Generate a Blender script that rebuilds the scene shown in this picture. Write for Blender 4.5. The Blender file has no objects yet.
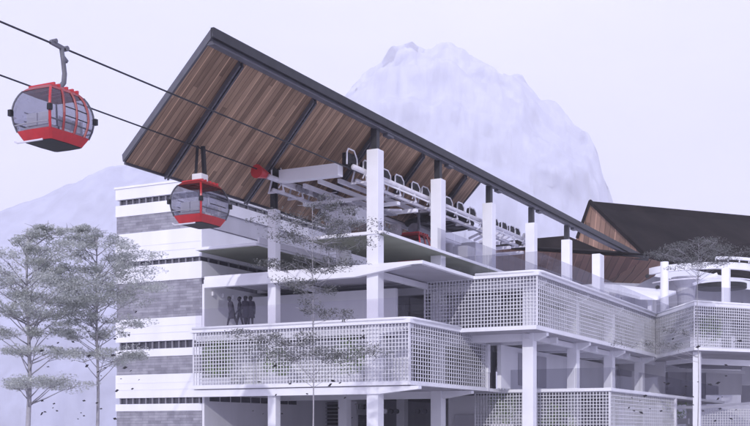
import bpy, bmesh, math, random
from mathutils import Vector, Matrix
random.seed(7)
R = math.radians
SC = bpy.context.scene
COL = SC.collection
# ------------------------------------------------------------------ camera
# world: x runs along the station (to the right and away), y runs across it (to the left), eye level is z = 0
FPX, CX, HY, YAW = 1155.0, 375.0, 432.0, R(27.5)
cs, sn = math.cos(YAW), math.sin(YAW)
cam_d = bpy.data.cameras.new('camera'); cam = bpy.data.objects.new('camera', cam_d); COL.objects.link(cam)
cam.rotation_euler = (R(90), 0, YAW - R(90)); cam.location = (0, 0, 0)
cam_d.sensor_width = 36; cam_d.lens = 36 * FPX / 750; cam_d.shift_y = (HY - 213) / 750
cam_d.clip_start = 0.5; cam_d.clip_end = 12000
SC.camera = cam
# ------------------------------------------------------------------ sky, sun, exposure
SUN_DIR = Vector((-0.84, -0.24, 0.37)).normalized()       # towards the sun
w = bpy.data.worlds.new('World'); SC.world = w; w.use_nodes = True
nt = w.node_tree; bg = nt.nodes['Background']
sky = nt.nodes.new('ShaderNodeTexSky'); sky.sky_type = 'NISHITA'; sky.sun_disc = False
sky.sun_elevation = math.asin(SUN_DIR.z); sky.sun_rotation = math.atan2(SUN_DIR.x, SUN_DIR.y)
sky.air_density = 0.8; sky.dust_density = 4.0; sky.ozone_density = 2.0
mixw = nt.nodes.new('ShaderNodeMix'); mixw.data_type = 'RGBA'
mixw.inputs[0].default_value = 0.82
nt.links.new(sky.outputs[0], mixw.inputs[6]); mixw.inputs[7].default_value = (9.1, 9.15, 12.5, 1)   # milky lavender overcast
wtc = nt.nodes.new('ShaderNodeTexCoord'); wmp = nt.nodes.new('ShaderNodeMapping'); wmp.inputs['Scale'].default_value = (1, 1, 2.6)
wno = nt.nodes.new('ShaderNodeTexNoise'); wno.inputs['Scale'].default_value = 2.3; wno.inputs['Detail'].default_value = 5; wno.inputs['Roughness'].default_value = .55
wrp = nt.nodes.new('ShaderNodeValToRGB'); wrp.color_ramp.elements[0].position = .36; wrp.color_ramp.elements[1].position = .66
wrp.color_ramp.elements[0].color = (.86, .87, .98, 1); wrp.color_ramp.elements[1].color = (1.06, 1.05, 1.0, 1)
wmx = nt.nodes.new('ShaderNodeMix'); wmx.data_type = 'RGBA'; wmx.blend_type = 'MULTIPLY'; wmx.inputs[0].default_value = 1
nt.links.new(wtc.outputs['Generated'], wmp.inputs[0]); nt.links.new(wmp.outputs[0], wno.inputs['Vector']); nt.links.new(wno.outputs[0], wrp.inputs[0])
nt.links.new(mixw.outputs[2], wmx.inputs[6]); nt.links.new(wrp.outputs[0], wmx.inputs[7])
nt.links.new(wmx.outputs[2], bg.inputs['Color']); bg.inputs['Strength'].default_value = 0.1
sd = bpy.data.lights.new('sun', 'SUN'); sd.energy = 4.4; sd.angle = R(0.6); sd.color = (0.99, 0.97, 0.98)
so = bpy.data.objects.new('sun', sd); COL.objects.link(so); so.rotation_euler = SUN_DIR.to_track_quat('Z', 'Y').to_euler()
vs = SC.view_settings; vs.view_transform = 'Standard'; vs.look = 'None'; vs.gamma = 1; vs.exposure = 0.44; vs.use_curve_mapping = False
SC.cycles.max_bounces = 10; SC.cycles.diffuse_bounces = 7; SC.cycles.transparent_max_bounces = 24
SC.cycles.volume_bounces = 1
GZ = -1.7                                                  # ground level

# ------------------------------------------------------------------ helpers
def ray(px, py):
    a = (px - CX) / FPX; b = (HY - py) / FPX
    return Vector((cs + a * sn, sn - a * cs, b))
def onX(px, py, X): r = ray(px, py); return r * (X / r.x)
def onY(px, py, Y): r = ray(px, py); return r * (Y / r.y)
def onZ(px, py, Z): r = ray(px, py); return r * (Z / r.z)
def onD(px, py, D): return ray(px, py) * D
def XatY(px, Y): return onY(px, 300, Y).x
def YatX(px, X): return onX(px, 300, X).y

class MB:
    def __init__(s): s.v = []; s.f = []; s.uv = {}
    def quad(s, *p):
        n = len(s.v); s.v += [tuple(q) for q in p]; s.f.append(tuple(range(n, n + len(p)))); return len(s.f) - 1
    def hexa(s, b, t):
        n = len(s.v); k = len(b); s.v += [tuple(q) for q in b] + [tuple(q) for q in t]
        s.f.append(tuple(n + i for i in reversed(range(k)))); s.f.append(tuple(n + k + i for i in range(k)))
        for i in range(k): j = (i + 1) % k; s.f.append((n + i, n + j, n + k + j, n + k + i))
        return s
    def box(s, x0, x1, y0, y1, z0, z1):
        x0, x1 = sorted((x0, x1)); y0, y1 = sorted((y0, y1)); z0, z1 = sorted((z0, z1))
        return s.hexa([(x0, y0, z0), (x1, y0, z0), (x1, y1, z0), (x0, y1, z0)], [(x0, y0, z1), (x1, y0, z1), (x1, y1, z1), (x0, y1, z1)])
    def prism(s, poly, z0, z1):                             # poly: (x,y) counter-clockwise
        a = sum(poly[i][0] * poly[(i + 1) % len(poly)][1] - poly[(i + 1) % len(poly)][0] * poly[i][1] for i in range(len(poly)))
        if a < 0: poly = poly[::-1]
        return s.hexa([(x, y, z0) for x, y in poly], [(x, y, z1) for x, y in poly])
    def bar(s, a, b, wd, h=None, up=(0, 0, 1)):             # rectangular bar from a to b
        h = h or wd; a = Vector(a); b = Vector(b); d = (b - a).normalized(); u = Vector(up)
        if abs(d.dot(u)) > .98: u = Vector((1, 0, 0))
        sd_ = d.cross(u).normalized(); u = sd_.cross(d).normalized()
        q = [sd_ * (wd / 2 * i) + u * (h / 2 * j) for i, j in ((-1, -1), (1, -1), (1, 1), (-1, 1))]
        n = len(s.v); s.v += [tuple(a + k) for k in q] + [tuple(b + k) for k in q]
        s.f += [(n, n + 1, n + 2, n + 3), (n + 7, n + 6, n + 5, n + 4)]
        for i in range(4): j = (i + 1) % 4; s.f.append((n + j, n + i, n + 4 + i, n + 4 + j))
        return s
    def tube(s, pts, rad, seg=8, close=False):
        pts = [Vector(p) for p in pts]; rr = rad if isinstance(rad, (list, tuple)) else [rad] * len(pts)
        n0 = len(s.v); N = len(pts); prev = None
        for i, p in enumerate(pts):
            if close: d = pts[(i + 1) % N] - pts[i - 1]
            else: d = pts[min(i + 1, N - 1)] - pts[max(i - 1, 0)]
            d.normalize()
            if prev is None:
                u = Vector((0, 0, 1)) if abs(d.z) < .9 else Vector((1, 0, 0))
                u = (u - d * u.dot(d)).normalized()
            else: u = (prev - d * prev.dot(d)).normalized()
            prev = u; v_ = d.cross(u)
            for k in range(seg):
                a = 2 * math.pi * k / seg; s.v.append(tuple(p + (u * math.cos(a) + v_ * math.sin(a)) * rr[i]))
        for i in range(N if close else N - 1):
            for k in range(seg):
                a = n0 + i * seg; b = n0 + ((i + 1) % N) * seg; l = (k + 1) % seg
                s.f.append((a + k, a + l, b + l, b + k))
        if not close:
            s.f.append(tuple(n0 + k for k in reversed(range(seg)))); s.f.append(tuple(n0 + (N - 1) * seg + k for k in range(seg)))
        return s
    def build(s, name, mat, parent=None, smooth=False, bevel=0):
        me = bpy.data.meshes.new(name); me.from_pydata(s.v, [], s.f); me.update()
        if s.uv:
            ul = me.uv_layers.new(name='UVMap')
            for p in me.polygons:
                if p.index in s.uv:
                    for li, c in zip(p.loop_indices, s.uv[p.index]): ul.data[li].uv = c
        if smooth: me.polygons.foreach_set('use_smooth', [True] * len(me.polygons))
        me.materials.append(mat)
        o = bpy.data.objects.new(name, me); COL.objects.link(o)
        if parent: o.parent = parent; o.matrix_parent_inverse = Matrix.Translation(-Vector(parent_loc(parent)))
        if bevel:
            b = o.modifiers.new('bevel', 'BEVEL'); b.width = bevel; b.segments = 2; b.limit_method = 'ANGLE'
        return o
def parent_loc(p):
    return Vector((0, 0, 0)) if p.parent else p.location    # parts are modelled in scene coordinates under their thing
def tag(o, label=None, cat=None, group=None, kind=None):
    for k, v in (('label', label), ('category', cat), ('group', group), ('kind', kind)):
        if v: o[k] = v
    return o
def thing(name, loc, label, cat, group=None):
    o = bpy.data.objects.new(name, None); COL.objects.link(o); o.location = loc; o.empty_display_size = .3
    return tag(o, label, cat, group)
def copy_tree(o, parent=None):
    c = o.copy(); COL.objects.link(c)
    if parent: c.parent = parent
    for ch in list(o.children): copy_tree(ch, c)
    return c
def part(name, mat, parent, fn, **k):
    m = MB(); fn(m); return m.build(name, mat, parent, **k)

# ------------------------------------------------------------------ materials
def mat(name, c, rough=.6, var=.12, scale=1.5, metal=0, bump=0, streak=False, spec=.3):
    m = bpy.data.materials.new(name); m.use_nodes = True; n = m.node_tree.nodes; l = m.node_tree.links
    b = n['Principled BSDF']; b.inputs['Roughness'].default_value = rough; b.inputs['Metallic'].default_value = metal
    b.inputs['Specular IOR Level'].default_value = spec
    tc = n.new('ShaderNodeTexCoord'); mp = n.new('ShaderNodeMapping'); l.new(tc.outputs['Object'], mp.inputs[0])
    if streak: mp.inputs['Scale'].default_value = (1, 1, .12)
    no = n.new('ShaderNodeTexNoise'); no.inputs['Scale'].default_value = scale; no.inputs['Detail'].default_value = 6
    l.new(mp.outputs[0], no.inputs['Vector'])
    rp = n.new('ShaderNodeValToRGB'); rp.color_ramp.elements[0].position = .3; rp.color_ramp.elements[1].position = .7
    rp.color_ramp.elements[0].color = (*[x * (1 - var) for x in c], 1); rp.color_ramp.elements[1].color = (*[min(1, x * (1 + var * .5)) for x in c], 1)
    l.new(no.outputs[0], rp.inputs[0]); l.new(rp.outputs[0], b.inputs['Base Color'])
    if bump:
        bp = n.new('ShaderNodeBump'); bp.inputs['Strength'].default_value = bump; bp.inputs['Distance'].default_value = .05
        l.new(no.outputs[0], bp.inputs['Height']); l.new(bp.outputs[0], b.inputs['Normal'])
    return m
def glass_mat(name, tint, refl=.06, gcol=(.8, .8, .9)):
    m = bpy.data.materials.new(name); m.use_nodes = True; n = m.node_tree.nodes; l = m.node_tree.links
    n.remove(n['Principled BSDF']); out = n['Material Output']
    t = n.new('ShaderNodeBsdfTransparent'); t.inputs[0].default_value = (*tint, 1)
    g = n.new('ShaderNodeBsdfGlossy'); g.inputs['Roughness'].default_value = .04; g.inputs[0].default_value = (*gcol, 1)
    fr = n.new('ShaderNodeLayerWeight'); fr.inputs[0].default_value = .25
    ma = n.new('ShaderNodeMath'); ma.operation = 'MULTIPLY_ADD'; l.new(fr.outputs['Fresnel'], ma.inputs[0]); ma.inputs[1].default_value = .35; ma.inputs[2].default_value = refl
    mx = n.new('ShaderNodeMixShader'); l.new(ma.outputs[0], mx.inputs[0]); l.new(t.outputs[0], mx.inputs[1]); l.new(g.outputs[0], mx.inputs[2])
    l.new(mx.outputs[0], out.inputs[0]); return m
def wood_mat(name, dark, light, bw=.3, uv=True):
    m = bpy.data.materials.new(name); m.use_nodes = True; n = m.node_tree.nodes; l = m.node_tree.links
    b = n['Principled BSDF']; b.inputs['Roughness'].default_value = .65; b.inputs['Specular IOR Level'].default_value = .2
    tc = n.new('ShaderNodeTexCoord'); sp = n.new('ShaderNodeSeparateXYZ'); l.new(tc.outputs['UV' if uv else 'Object'], sp.inputs[0])
    def M(op, a, bb=None):
        q = n.new('ShaderNodeMath'); q.operation = op
        for i, v in enumerate((a, bb)):
            if v is None: continue
            if isinstance(v, (int, float)): q.inputs[i].default_value = v
            else: l.new(v, q.inputs[i])
        return q.outputs[0]
    u = M('DIVIDE', sp.outputs[0], bw); fl = M('FLOOR', u); fr = M('FRACT', u)
    vv = M('ADD', M('DIVIDE', sp.outputs[1], 14.0), M('MULTIPLY', fl, .37)); vf = M('FLOOR', vv)
    cb = n.new('ShaderNodeCombineXYZ'); l.new(fl, cb.inputs[0]); l.new(vf, cb.inputs[1])
    wn = n.new('ShaderNodeTexWhiteNoise'); wn.noise_dimensions = '2D'; l.new(cb.outputs[0], wn.inputs['Vector'])
    cg = n.new('ShaderNodeCombineXYZ'); l.new(M('MULTIPLY', sp.outputs[0], 9), cg.inputs[0]); l.new(M('MULTIPLY', sp.outputs[1], .6), cg.inputs[1]); l.new(M('MULTIPLY', fl, 3.1), cg.inputs[2])
    no = n.new('ShaderNodeTexNoise'); no.inputs['Scale'].default_value = 1.0; no.inputs['Detail'].default_value = 8; l.new(cg.outputs[0], no.inputs['Vector'])
    mixf = M('ADD', M('MULTIPLY', wn.outputs[0], .55), M('MULTIPLY', no.outputs[0], .6))
    rp = n.new('ShaderNodeValToRGB'); rp.color_ramp.elements[0].position = .15; rp.color_ramp.elements[1].position = .95
    rp.color_ramp.elements[0].color = (*dark, 1); rp.color_ramp.elements[1].color = (*light, 1); l.new(mixf, rp.inputs[0])
    gap = M('LESS_THAN', fr, .07)
    # every fourth joint carries a pale cover strip
    g4 = M('LESS_THAN', M('FRACT', M('DIVIDE', u, 4.0)), .045)
    mx = n.new('ShaderNodeMix'); mx.data_type = 'RGBA'; l.new(gap, mx.inputs[0]); l.new(rp.outputs[0], mx.inputs[6]); mx.inputs[7].default_value = (*[x * .45 for x in dark], 1)
    m2 = n.new('ShaderNodeMix'); m2.data_type = 'RGBA'; l.new(g4, m2.inputs[0]); l.new(mx.outputs[2], m2.inputs[6]); m2.inputs[7].default_value = (*[x * 1.25 for x in light], 1)
    l.new(m2.outputs[2], b.inputs['Base Color']); return m
def stone_mat(name, c1, c2):
    m = bpy.data.materials.new(name); m.use_nodes = True; n = m.node_tree.nodes; l = m.node_tree.links
    b = n['Principled BSDF']; b.inputs['Roughness'].default_value = .85
    tc = n.new('ShaderNodeTexCoord'); sp = n.new('ShaderNodeSeparateXYZ'); l.new(tc.outputs['Object'], sp.inputs[0])
    ad = n.new('ShaderNodeMath'); l.new(sp.outputs[0], ad.inputs[0]); l.new(sp.outputs[1], ad.inputs[1])
    cb = n.new('ShaderNodeCombineXYZ'); l.new(ad.outputs[0], cb.inputs[0]); l.new(sp.outputs[2], cb.inputs[1])
    br = n.new('ShaderNodeTexBrick'); br.inputs['Scale'].default_value = 1.0; br.inputs['Brick Width'].default_value = .9; br.inputs['Row Height'].default_value = .16
    br.inputs['Mortar Size'].default_value = .012; br.inputs['Color1'].default_value = (*c1, 1); br.inputs['Color2'].default_value = (*c2, 1); br.inputs['Mortar'].default_value = (*[x * .6 for x in c1], 1)
    l.new(cb.outputs[0], br.inputs['Vector'])
    no = n.new('ShaderNodeTexNoise'); no.inputs['Scale'].default_value = 2.2; no.inputs['Detail'].default_value = 8; l.new(tc.outputs['Object'], no.inputs['Vector'])
    mx = n.new('ShaderNodeMix'); mx.data_type = 'RGBA'; mx.blend_type = 'MULTIPLY'; mx.inputs[0].default_value = .7
    rp = n.new('ShaderNodeValToRGB'); rp.color_ramp.elements[0].position = .3; rp.color_ramp.elements[1].position = .65
    rp.color_ramp.elements[0].color = (.55, .55, .58, 1); l.new(no.outputs[0], rp.inputs[0])
    l.new(br.outputs[0], mx.inputs[6]); l.new(rp.outputs[0], mx.inputs[7]); l.new(mx.outputs[2], b.inputs['Base Color']); return m
def leaf_mat(name, c1, c2):
    m = bpy.data.materials.new(name); m.use_nodes = True; n = m.node_tree.nodes; l = m.node_tree.links
    b = n['Principled BSDF']; b.inputs['Roughness'].default_value = .7; b.inputs['Specular IOR Level'].default_value = .15
    g = n.new('ShaderNodeNewGeometry'); rp = n.new('ShaderNodeValToRGB')
    rp.color_ramp.elements[0].color = (*c1, 1); rp.color_ramp.elements[1].color = (*c2, 1)
    l.new(g.outputs['Random Per Island'], rp.inputs[0]); l.new(rp.outputs[0], b.inputs['Base Color'])
    tr = n.new('ShaderNodeBsdfTranslucent'); l.new(rp.outputs[0], tr.inputs[0])
    mx = n.new('ShaderNodeMixShader'); mx.inputs[0].default_value = .45; l.new(b.outputs[0], mx.inputs[1]); l.new(tr.outputs[0], mx.inputs[2])
    l.new(mx.outputs[0], n['Material Output'].inputs[0]); return m
W = mat('white_paint', (.80, .80, .85), .55, .06, .8)
WD = mat('white_render', (.80, .80, .85), .7, .08, .6, streak=True)
LAV = mat('lavender_render', (.74, .735, .79), .75, .08, .7, streak=True)
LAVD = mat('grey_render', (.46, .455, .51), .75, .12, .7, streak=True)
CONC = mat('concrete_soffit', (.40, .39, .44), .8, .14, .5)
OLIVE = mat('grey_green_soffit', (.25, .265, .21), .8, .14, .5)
STEEL = mat('dark_steel', (.030, .030, .036), .5, .2, 2)
STEELM = mat('grey_steel', (.10, .10, .12), .5, .15, 2)
GALV = mat('galvanised_steel', (.66, .65, .72), .45, .12, 3)
DGALV = mat('dull_machine_grey', (.30, .295, .34), .5, .15, 3)
BLACK = mat('black_rubber', (.02, .02, .023), .6, .3, 4)
RED = mat('red_gloss_paint', (.50, .028, .035), .35, .15, 3, spec=.5)
REDD = mat('dark_red_paint', (.28, .03, .035), .45, .2, 3, spec=.5)
ROOFD = mat('charcoal_roof_sheet', (.016, .0125, .012), .9, .5, .35, spec=.05)
STONE = stone_mat('stacked_stone', (.37, .365, .42), (.25, .245, .29))
WOOD = wood_mat('timber_soffit', (.125, .076, .050), (.50, .335, .225))
WOODR = wood_mat('reddish_timber', (.09, .052, .038), (.36, .22, .16), .8)
WOODK = wood_mat('dark_timber', (.13, .070, .054), (.23, .13, .10), .5)
GLASS = glass_mat('parapet_glass', (.69, .69, .72), .05)
GLASSC = glass_mat('clear_glass', (.90, .89, .93), .03)
CGLASS = glass_mat('cabin_glass', (.60, .60, .64), .10)
DGLASS = mat('dark_window_glass', (.06, .058, .08), .15, .3, 1.5, spec=.6)
LATT = mat('lattice_metal', (.68, .68, .73), .6, .10, .7)
LEAF2 = leaf_mat('dusty_leaves', (.12, .125, .12), (.27, .275, .26))
HANG = mat('hanger_steel', (.15, .15, .175), .45, .2, 3)
LEAF = leaf_mat('grey_green_leaves', (.50, .52, .50), (.68, .70, .67))
BARK = mat('pale_bark', (.36, .35, .38), .9, .25, 4)
GREEN = leaf_mat('shrub_leaves', (.32, .45, .20), (.52, .66, .34))
DLEAF = mat('dark_dry_leaf', (.03, .028, .035), .8, .3, 8)
CLOTH = mat('dusky_clothing', (.055, .05, .072), .9, .25, 6)
SKIN = mat('shaded_skin', (.16, .12, .12), .7, .1, 6)
GROUND = mat('pale_paving', (.50, .49, .52), .9, .2, .15)
ROCK = mat('hazed_rock', (.375, .395, .525), .95, .24, .02, bump=0)  # pale blue-lavender base colour carries part of the distance haze

# ------------------------------------------------------------------ the setting
def ground():
    m = MB(); N = 48; m.hexa([(3600 * math.cos(2 * math.pi * i / N), 3600 * math.sin(2 * math.pi * i / N), GZ - .5) for i in range(N)],
                             [(3600 * math.cos(2 * math.pi * i / N), 3600 * math.sin(2 * math.pi * i / N), GZ) for i in range(N)])
    tag(m.build('ground', GROUND), kind='structure')
ground()
from mathutils import noise as mnoise
def mountain(name, prof, D, thick, amp, seed):
    m = MB(); nu, nv = 230, 64
    p0, p1 = prof[0][0], prof[-1][0]
    for i in range(nu + 1):
        px = p0 + (p1 - p0) * i / nu
        for k in range(len(prof) - 1):
            if prof[k][0] <= px <= prof[k + 1][0]:
                t = (px - prof[k][0]) / (prof[k + 1][0] - prof[k][0]); py = prof[k][1] * (1 - t) + prof[k + 1][1] * t
        zr = (HY - py) / FPX * D
        for j in range(nv + 1):
            t = j / nv * 1.5; s = (t - 1) * thick
            d = D + s; h = max(0, 1 - abs(t - 1) ** 1.7) if t < 1 else max(0, 1 - (2 * (t - 1)) ** 2)
            r = ray(px, HY); p = r * d
            q = Vector((p.x * .0062 + seed, p.y * .0062, zr * h * .0062))
            dz = mnoise.fractal(q, 1.0, 2.0, 6) * amp * min(1, h * 3)
            dd = mnoise.fractal(q * 1.7 + Vector((9, 3, 1)), 1.0, 2.0, 6) * amp * 1.4 * (1 if t < 1 else 0)
            p = r * (d + dd); m.v.append((p.x, p.y, GZ - .2 + zr * h + dz * .35))
    for i in range(nu):
        for j in range(nv):
            a = i * (nv + 1) + j; m.f.append((a, a + nv + 1, a + nv + 2, a + 1))
    return tag(m.build(name, ROCK, smooth=True), kind='structure')
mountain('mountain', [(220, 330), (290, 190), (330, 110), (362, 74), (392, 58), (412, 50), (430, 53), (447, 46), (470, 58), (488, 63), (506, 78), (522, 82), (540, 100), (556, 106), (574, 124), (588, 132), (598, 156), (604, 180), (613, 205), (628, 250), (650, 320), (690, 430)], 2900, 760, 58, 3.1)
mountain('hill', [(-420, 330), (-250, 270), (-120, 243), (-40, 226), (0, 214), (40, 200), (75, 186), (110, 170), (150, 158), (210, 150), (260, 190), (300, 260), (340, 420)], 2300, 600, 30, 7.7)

# ------------------------------------------------------------------ station building
XF, GRID = 52.0, 7.82
XC = [52.6 + GRID * k for k in range(6)]                   # column lines
YR, YB, YL = 27.37, 33.5, 38.55                             # column rows, tower wall
F1, F2, F3, S3 = 2.54, 5.68, 8.54, 10.25
ST = thing('cable_car_station', (60, 30, GZ), 'open white concrete cable car station with lattice screens and a tilted timber-lined roof', 'building')
def P(name, m, fn, **k): return part(name, m, ST, fn, **k)
Y1, Y2 = 25.1, 20.7                                        # outer faces of the two lattice boxes
XM2 = 58.6
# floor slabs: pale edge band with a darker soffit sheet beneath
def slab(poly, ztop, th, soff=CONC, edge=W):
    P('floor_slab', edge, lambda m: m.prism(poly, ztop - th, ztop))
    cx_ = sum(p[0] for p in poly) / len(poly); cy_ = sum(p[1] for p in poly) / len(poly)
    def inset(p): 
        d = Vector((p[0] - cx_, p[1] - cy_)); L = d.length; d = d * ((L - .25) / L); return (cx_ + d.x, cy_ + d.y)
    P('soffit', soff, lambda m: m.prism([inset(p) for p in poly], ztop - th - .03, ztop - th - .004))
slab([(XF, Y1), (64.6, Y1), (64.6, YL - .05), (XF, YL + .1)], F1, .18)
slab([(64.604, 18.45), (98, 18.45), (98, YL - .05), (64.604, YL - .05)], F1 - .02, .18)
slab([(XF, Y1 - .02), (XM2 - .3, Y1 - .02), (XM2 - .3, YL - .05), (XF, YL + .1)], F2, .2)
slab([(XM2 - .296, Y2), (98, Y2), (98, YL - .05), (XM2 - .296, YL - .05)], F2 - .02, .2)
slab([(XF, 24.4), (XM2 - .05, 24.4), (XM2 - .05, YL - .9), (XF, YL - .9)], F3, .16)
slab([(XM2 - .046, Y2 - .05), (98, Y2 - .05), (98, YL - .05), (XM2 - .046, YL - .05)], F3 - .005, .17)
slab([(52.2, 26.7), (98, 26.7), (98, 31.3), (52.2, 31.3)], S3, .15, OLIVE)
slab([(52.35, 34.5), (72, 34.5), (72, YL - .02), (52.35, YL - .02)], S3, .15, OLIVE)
# platform nosing upstand seen at the inner edge of the side gallery
P('kerb', LAV, lambda m: m.box(52.5, 80, 34.38, 34.495, S3 - .05, S3 + .28))
# deep front beam under F3, ends tapering to the corner
P('beam', W, lambda m: m.hexa([(XF - .05, YL - .9, F3 - .62), (XF + .35, YL - .9, F3 - .62), (XF + .35, 28.2, F3 - .60), (XF - .05, 28.2, F3 - .60)],
                              [(XF - .05, YL - .9, F3 - .17), (XF + .35, YL - .9, F3 - .17), (XF + .35, 25.0, F3 - .17), (XF - .05, 25.0, F3 - .17)]))
# transverse beams on the column lines with tapered brackets at the outer end
def tbeam(x, yin, ycol, yout, ztop, dep, w=.36, mt=W):
    def fn(m):
        m.box(x - w / 2, x + w / 2, ycol - .05, yin, ztop - dep, ztop)
        a = [(x - w / 2, ycol - .052, ztop - dep), (x + w / 2, ycol - .052, ztop - dep), (x + w / 2, yout, ztop - .16), (x - w / 2, yout, ztop - .16)]
        m.hexa(a, [(q[0], q[1], ztop) for q in a])
    P('beam', mt, fn)
for k, x in enumerate(XC[:5]):
    if k >= 1: tbeam(x - .03, YL - .1, YR - .4, Y1 + .12, F1 - .215, .42) if k < 2 else None
    tbeam(x, YL - .1, YR - .38 if k == 0 else 21.4, Y1 + .15 if k == 0 else Y2 + .1, F2 - .245, .42)
    if k >= 1: tbeam(x - .02, YL - .1, 21.4, Y2 + .2, F3 - .21, .42)
tbeam(52.32, YL - .1, YR - .35, 24.7, F1 - .23, .38)
for x in (63.4, 71.2, 79.0):
    P('beam', WD, lambda m: m.box(x, x + .3, 21.3, 37, F2 - .6, F2 - .25))
for y in (YR, YB, 21.85):
    for z in (F2 - .29, F3 - .25):
        P('beam', LAV, lambda m: m.box(52.6 if y > 22 else 60, 96, y - .13, y + .13, z - .30, z))
# columns
def column(x, y, z0, z1, w=.66):
    return P('column', W, lambda m: m.box(x - w / 2, x + w / 2, y - w / 2, y + w / 2, z0, z1), bevel=.02)
ZC = 14.46
for x in XC: column(x, YR, GZ, ZC)
column(XatY(599, YR), YR, GZ, ZC)
for k, x in enumerate(XC[:4]): column(x, YB, GZ, 11.95 if k == 0 else 11.6, .58 if k else .5)
for x in XC[1:5]: column(x, 21.85, GZ, F3 - .24, .62)
# lattice screens
def screen(a, b, z0, z1, pitch=.19, bar=.038, mt=LATT, parent=None, zp=None, deep=.05):
    a = Vector((a[0], a[1], 0)); b = Vector((b[0], b[1], 0)); L = (b - a).length; d = (b - a) / L
    m = MB(); n = max(2, round(L / pitch)); k = max(2, round((z1 - z0) / (zp or pitch)))
    for i in range(n + 1):
        p = a + d * (L * i / n); m.bar(p + Vector((0, 0, z0)), p + Vector((0, 0, z1)), bar if 0 < i < n else .09, deep, up=(d.y, -d.x, 0))
    for j in range(k + 1):
        z = z0 + (z1 - z0) * j / k; m.bar(a + Vector((0, 0, z)), b + Vector((0, 0, z)), deep * .7, bar)
    return m.build('lattice_screen', mt, parent or ST)
def rail(pts, r=.07, mt=W, parent=None):
    m = MB(); m.tube(pts, r, 8); return m.build('handrail', mt, parent or ST, smooth=True)
screen((XF + .1, YL - .1), (XF + .1, Y1 + .1), F1 + .02, F2 - .21)
screen((XF + .2, Y1 + .08), (62.2, Y1 + .08), F1 + .02, F2 - .21, .30, .040, zp=.215, deep=.03)
screen((XM2 + .08, 27.4), (XM2 + .08, Y2 + .1), F2 + .02, F3 - .18)
screen((XM2 + .15, Y2 + .08), (84.1, Y2 + .08), F2 + .02, F3 - .18, .30, .040, zp=.215, deep=.03)
screen((64.75, YR - .5), (64.75, 18.6), GZ + .1, F1 - .22)
screen((64.85, 18.55), (80.5, 18.55), GZ + .1, F1 - .22, .30, .040, zp=.215, deep=.03)
screen((66.3, 25.1), (90, 25.1), GZ + .1, F1 - .3)
P('post', LAV, lambda m: m.box(80.55, 80.9, 18.45, 18.8, GZ, F1 - .21))
P('downpipe', W, lambda m: m.box(62.3, 62.65, Y1 - .05, Y1 + .35, F1 + .9, F2 - .6))
P('downpipe', LAV, lambda m: m.box(62.32, 62.63, Y1 - .03, Y1 + .33, F1 - .18, F1 + .89))
# glass parapets
def glass(a, b, z0, h=1.1, parent=None, mt=None):
    d = Vector((b[0] - a[0], b[1] - a[1], 0)); L = d.length; d /= L; n = max(1, round(L / 2.4))
    m = MB()
    for i in range(n):
        p = Vector((a[0], a[1], z0)) + d * (L * i / n + .012); q = Vector((a[0], a[1], z0)) + d * (L * (i + 1) / n - .012)
        s_ = Vector((d.y, -d.x, 0)) * .008
        m.quad(p - s_, q - s_, q - s_ + Vector((0, 0, h)), p - s_ + Vector((0, 0, h)))
    return m.build('glass_parapet', mt or GLASS, parent or ST)
glass((XF + .12, YL - .2), (XF + .12, Y1 + .1), F2 + .003, mt=GLASSC)
glass((XF + .2, Y1 + .08), (XM2, Y1 + .08), F2 + .003, mt=GLASSC)
glass((XM2 + .05, 26.4), (XM2 + .05, Y2 + .05), F3 + .003)
glass((XM2 + .1, Y2 + .05), (97, Y2 + .05), F3 + .003)
glass((52.3, 31.2), (52.3, 26.8), S3 + .003, .5)
glass((59.0, 26.76), (97, 26.76), S3 + .003, 1.2)
glass((64.75, 25.0), (64.75, 18.5), F1 + .003, 1.15)
glass((64.85, 18.5), (97, 18.5), F1 + .003, 1.15)
# rails capping the lattice boxes
rail([(XF - .02, YL - .1, F2 + .03), (XF - .02, Y1 + .35, F2 + .03), (XF + .1, Y1 + .1, F2 + .03), (XF + .4, Y1 - .04, F2 + .03), (XM2 - .3, Y1 - .04, F2 + .03)], .075)
rail([(XM2 - .03, 24.3, F3 + .05), (XM2 - .03, Y2 + .3, F3 + .05), (XM2 + .1, Y2 + .02, F3 + .05), (XM2 + .5, Y2 - .1, F3 + .05), (84.2, Y2 - .1, F3 + .05)], .08)
# partition walls inside the storeys
def wall(mt, x0, x1, y0, y1, z0, z1, name='partition_wall'): return P(name, mt, lambda m: m.box(x0, x1, y0, y1, z0, z1))
wall(WD, 52.9, 70, YL - .25, YL - .1, F2 + .01, F3 - .25)
wall(LAV, 52.9, 70, YL - .25, YL - .1, GZ, F1 - .25)
wall(WD, 57.4, 57.7, 28.6, YL - .3, F2 + .01, F3 - .55)
wall(WD, 55.0, 55.3, 26.6, YL - .3, F1 + .01, F2 - .65)
wall(LAV, 66, 66.3, 25.2, 29.2, GZ, F1 - .3)
wall(LAV, 88, 88.3, 21, 30, F1 + .01, F2 - .3)
wall(LAV, 92, 92.3, 21, 36, F2 + .01, F3 - .3)
wall(LAVD, 87.6, 87.9, 24.4, 27.2, F1 + .02, F2 - .8, 'painted_opening')  # solid grey panels like this put the dark of an opening into their colour
wall(LAVD, 65.6, 65.9, 26.4, 28.6, GZ, 1.05, 'painted_opening')
wall(WD, 63.5, 63.8, 24.9, 28.5, F2 + .01, F3 - .5)
wall(WD, 63.2, 88, 24.6, 24.85, F1 + .01, F2 - .6)
wall(LAVD, 66.0, 71.0, 24.52, 24.592, F1 + .3, F2 - .9, 'painted_opening')
wall(WD, 67, 90, 24.6, 24.85, F2 + .01, F3 - .5)
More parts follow.
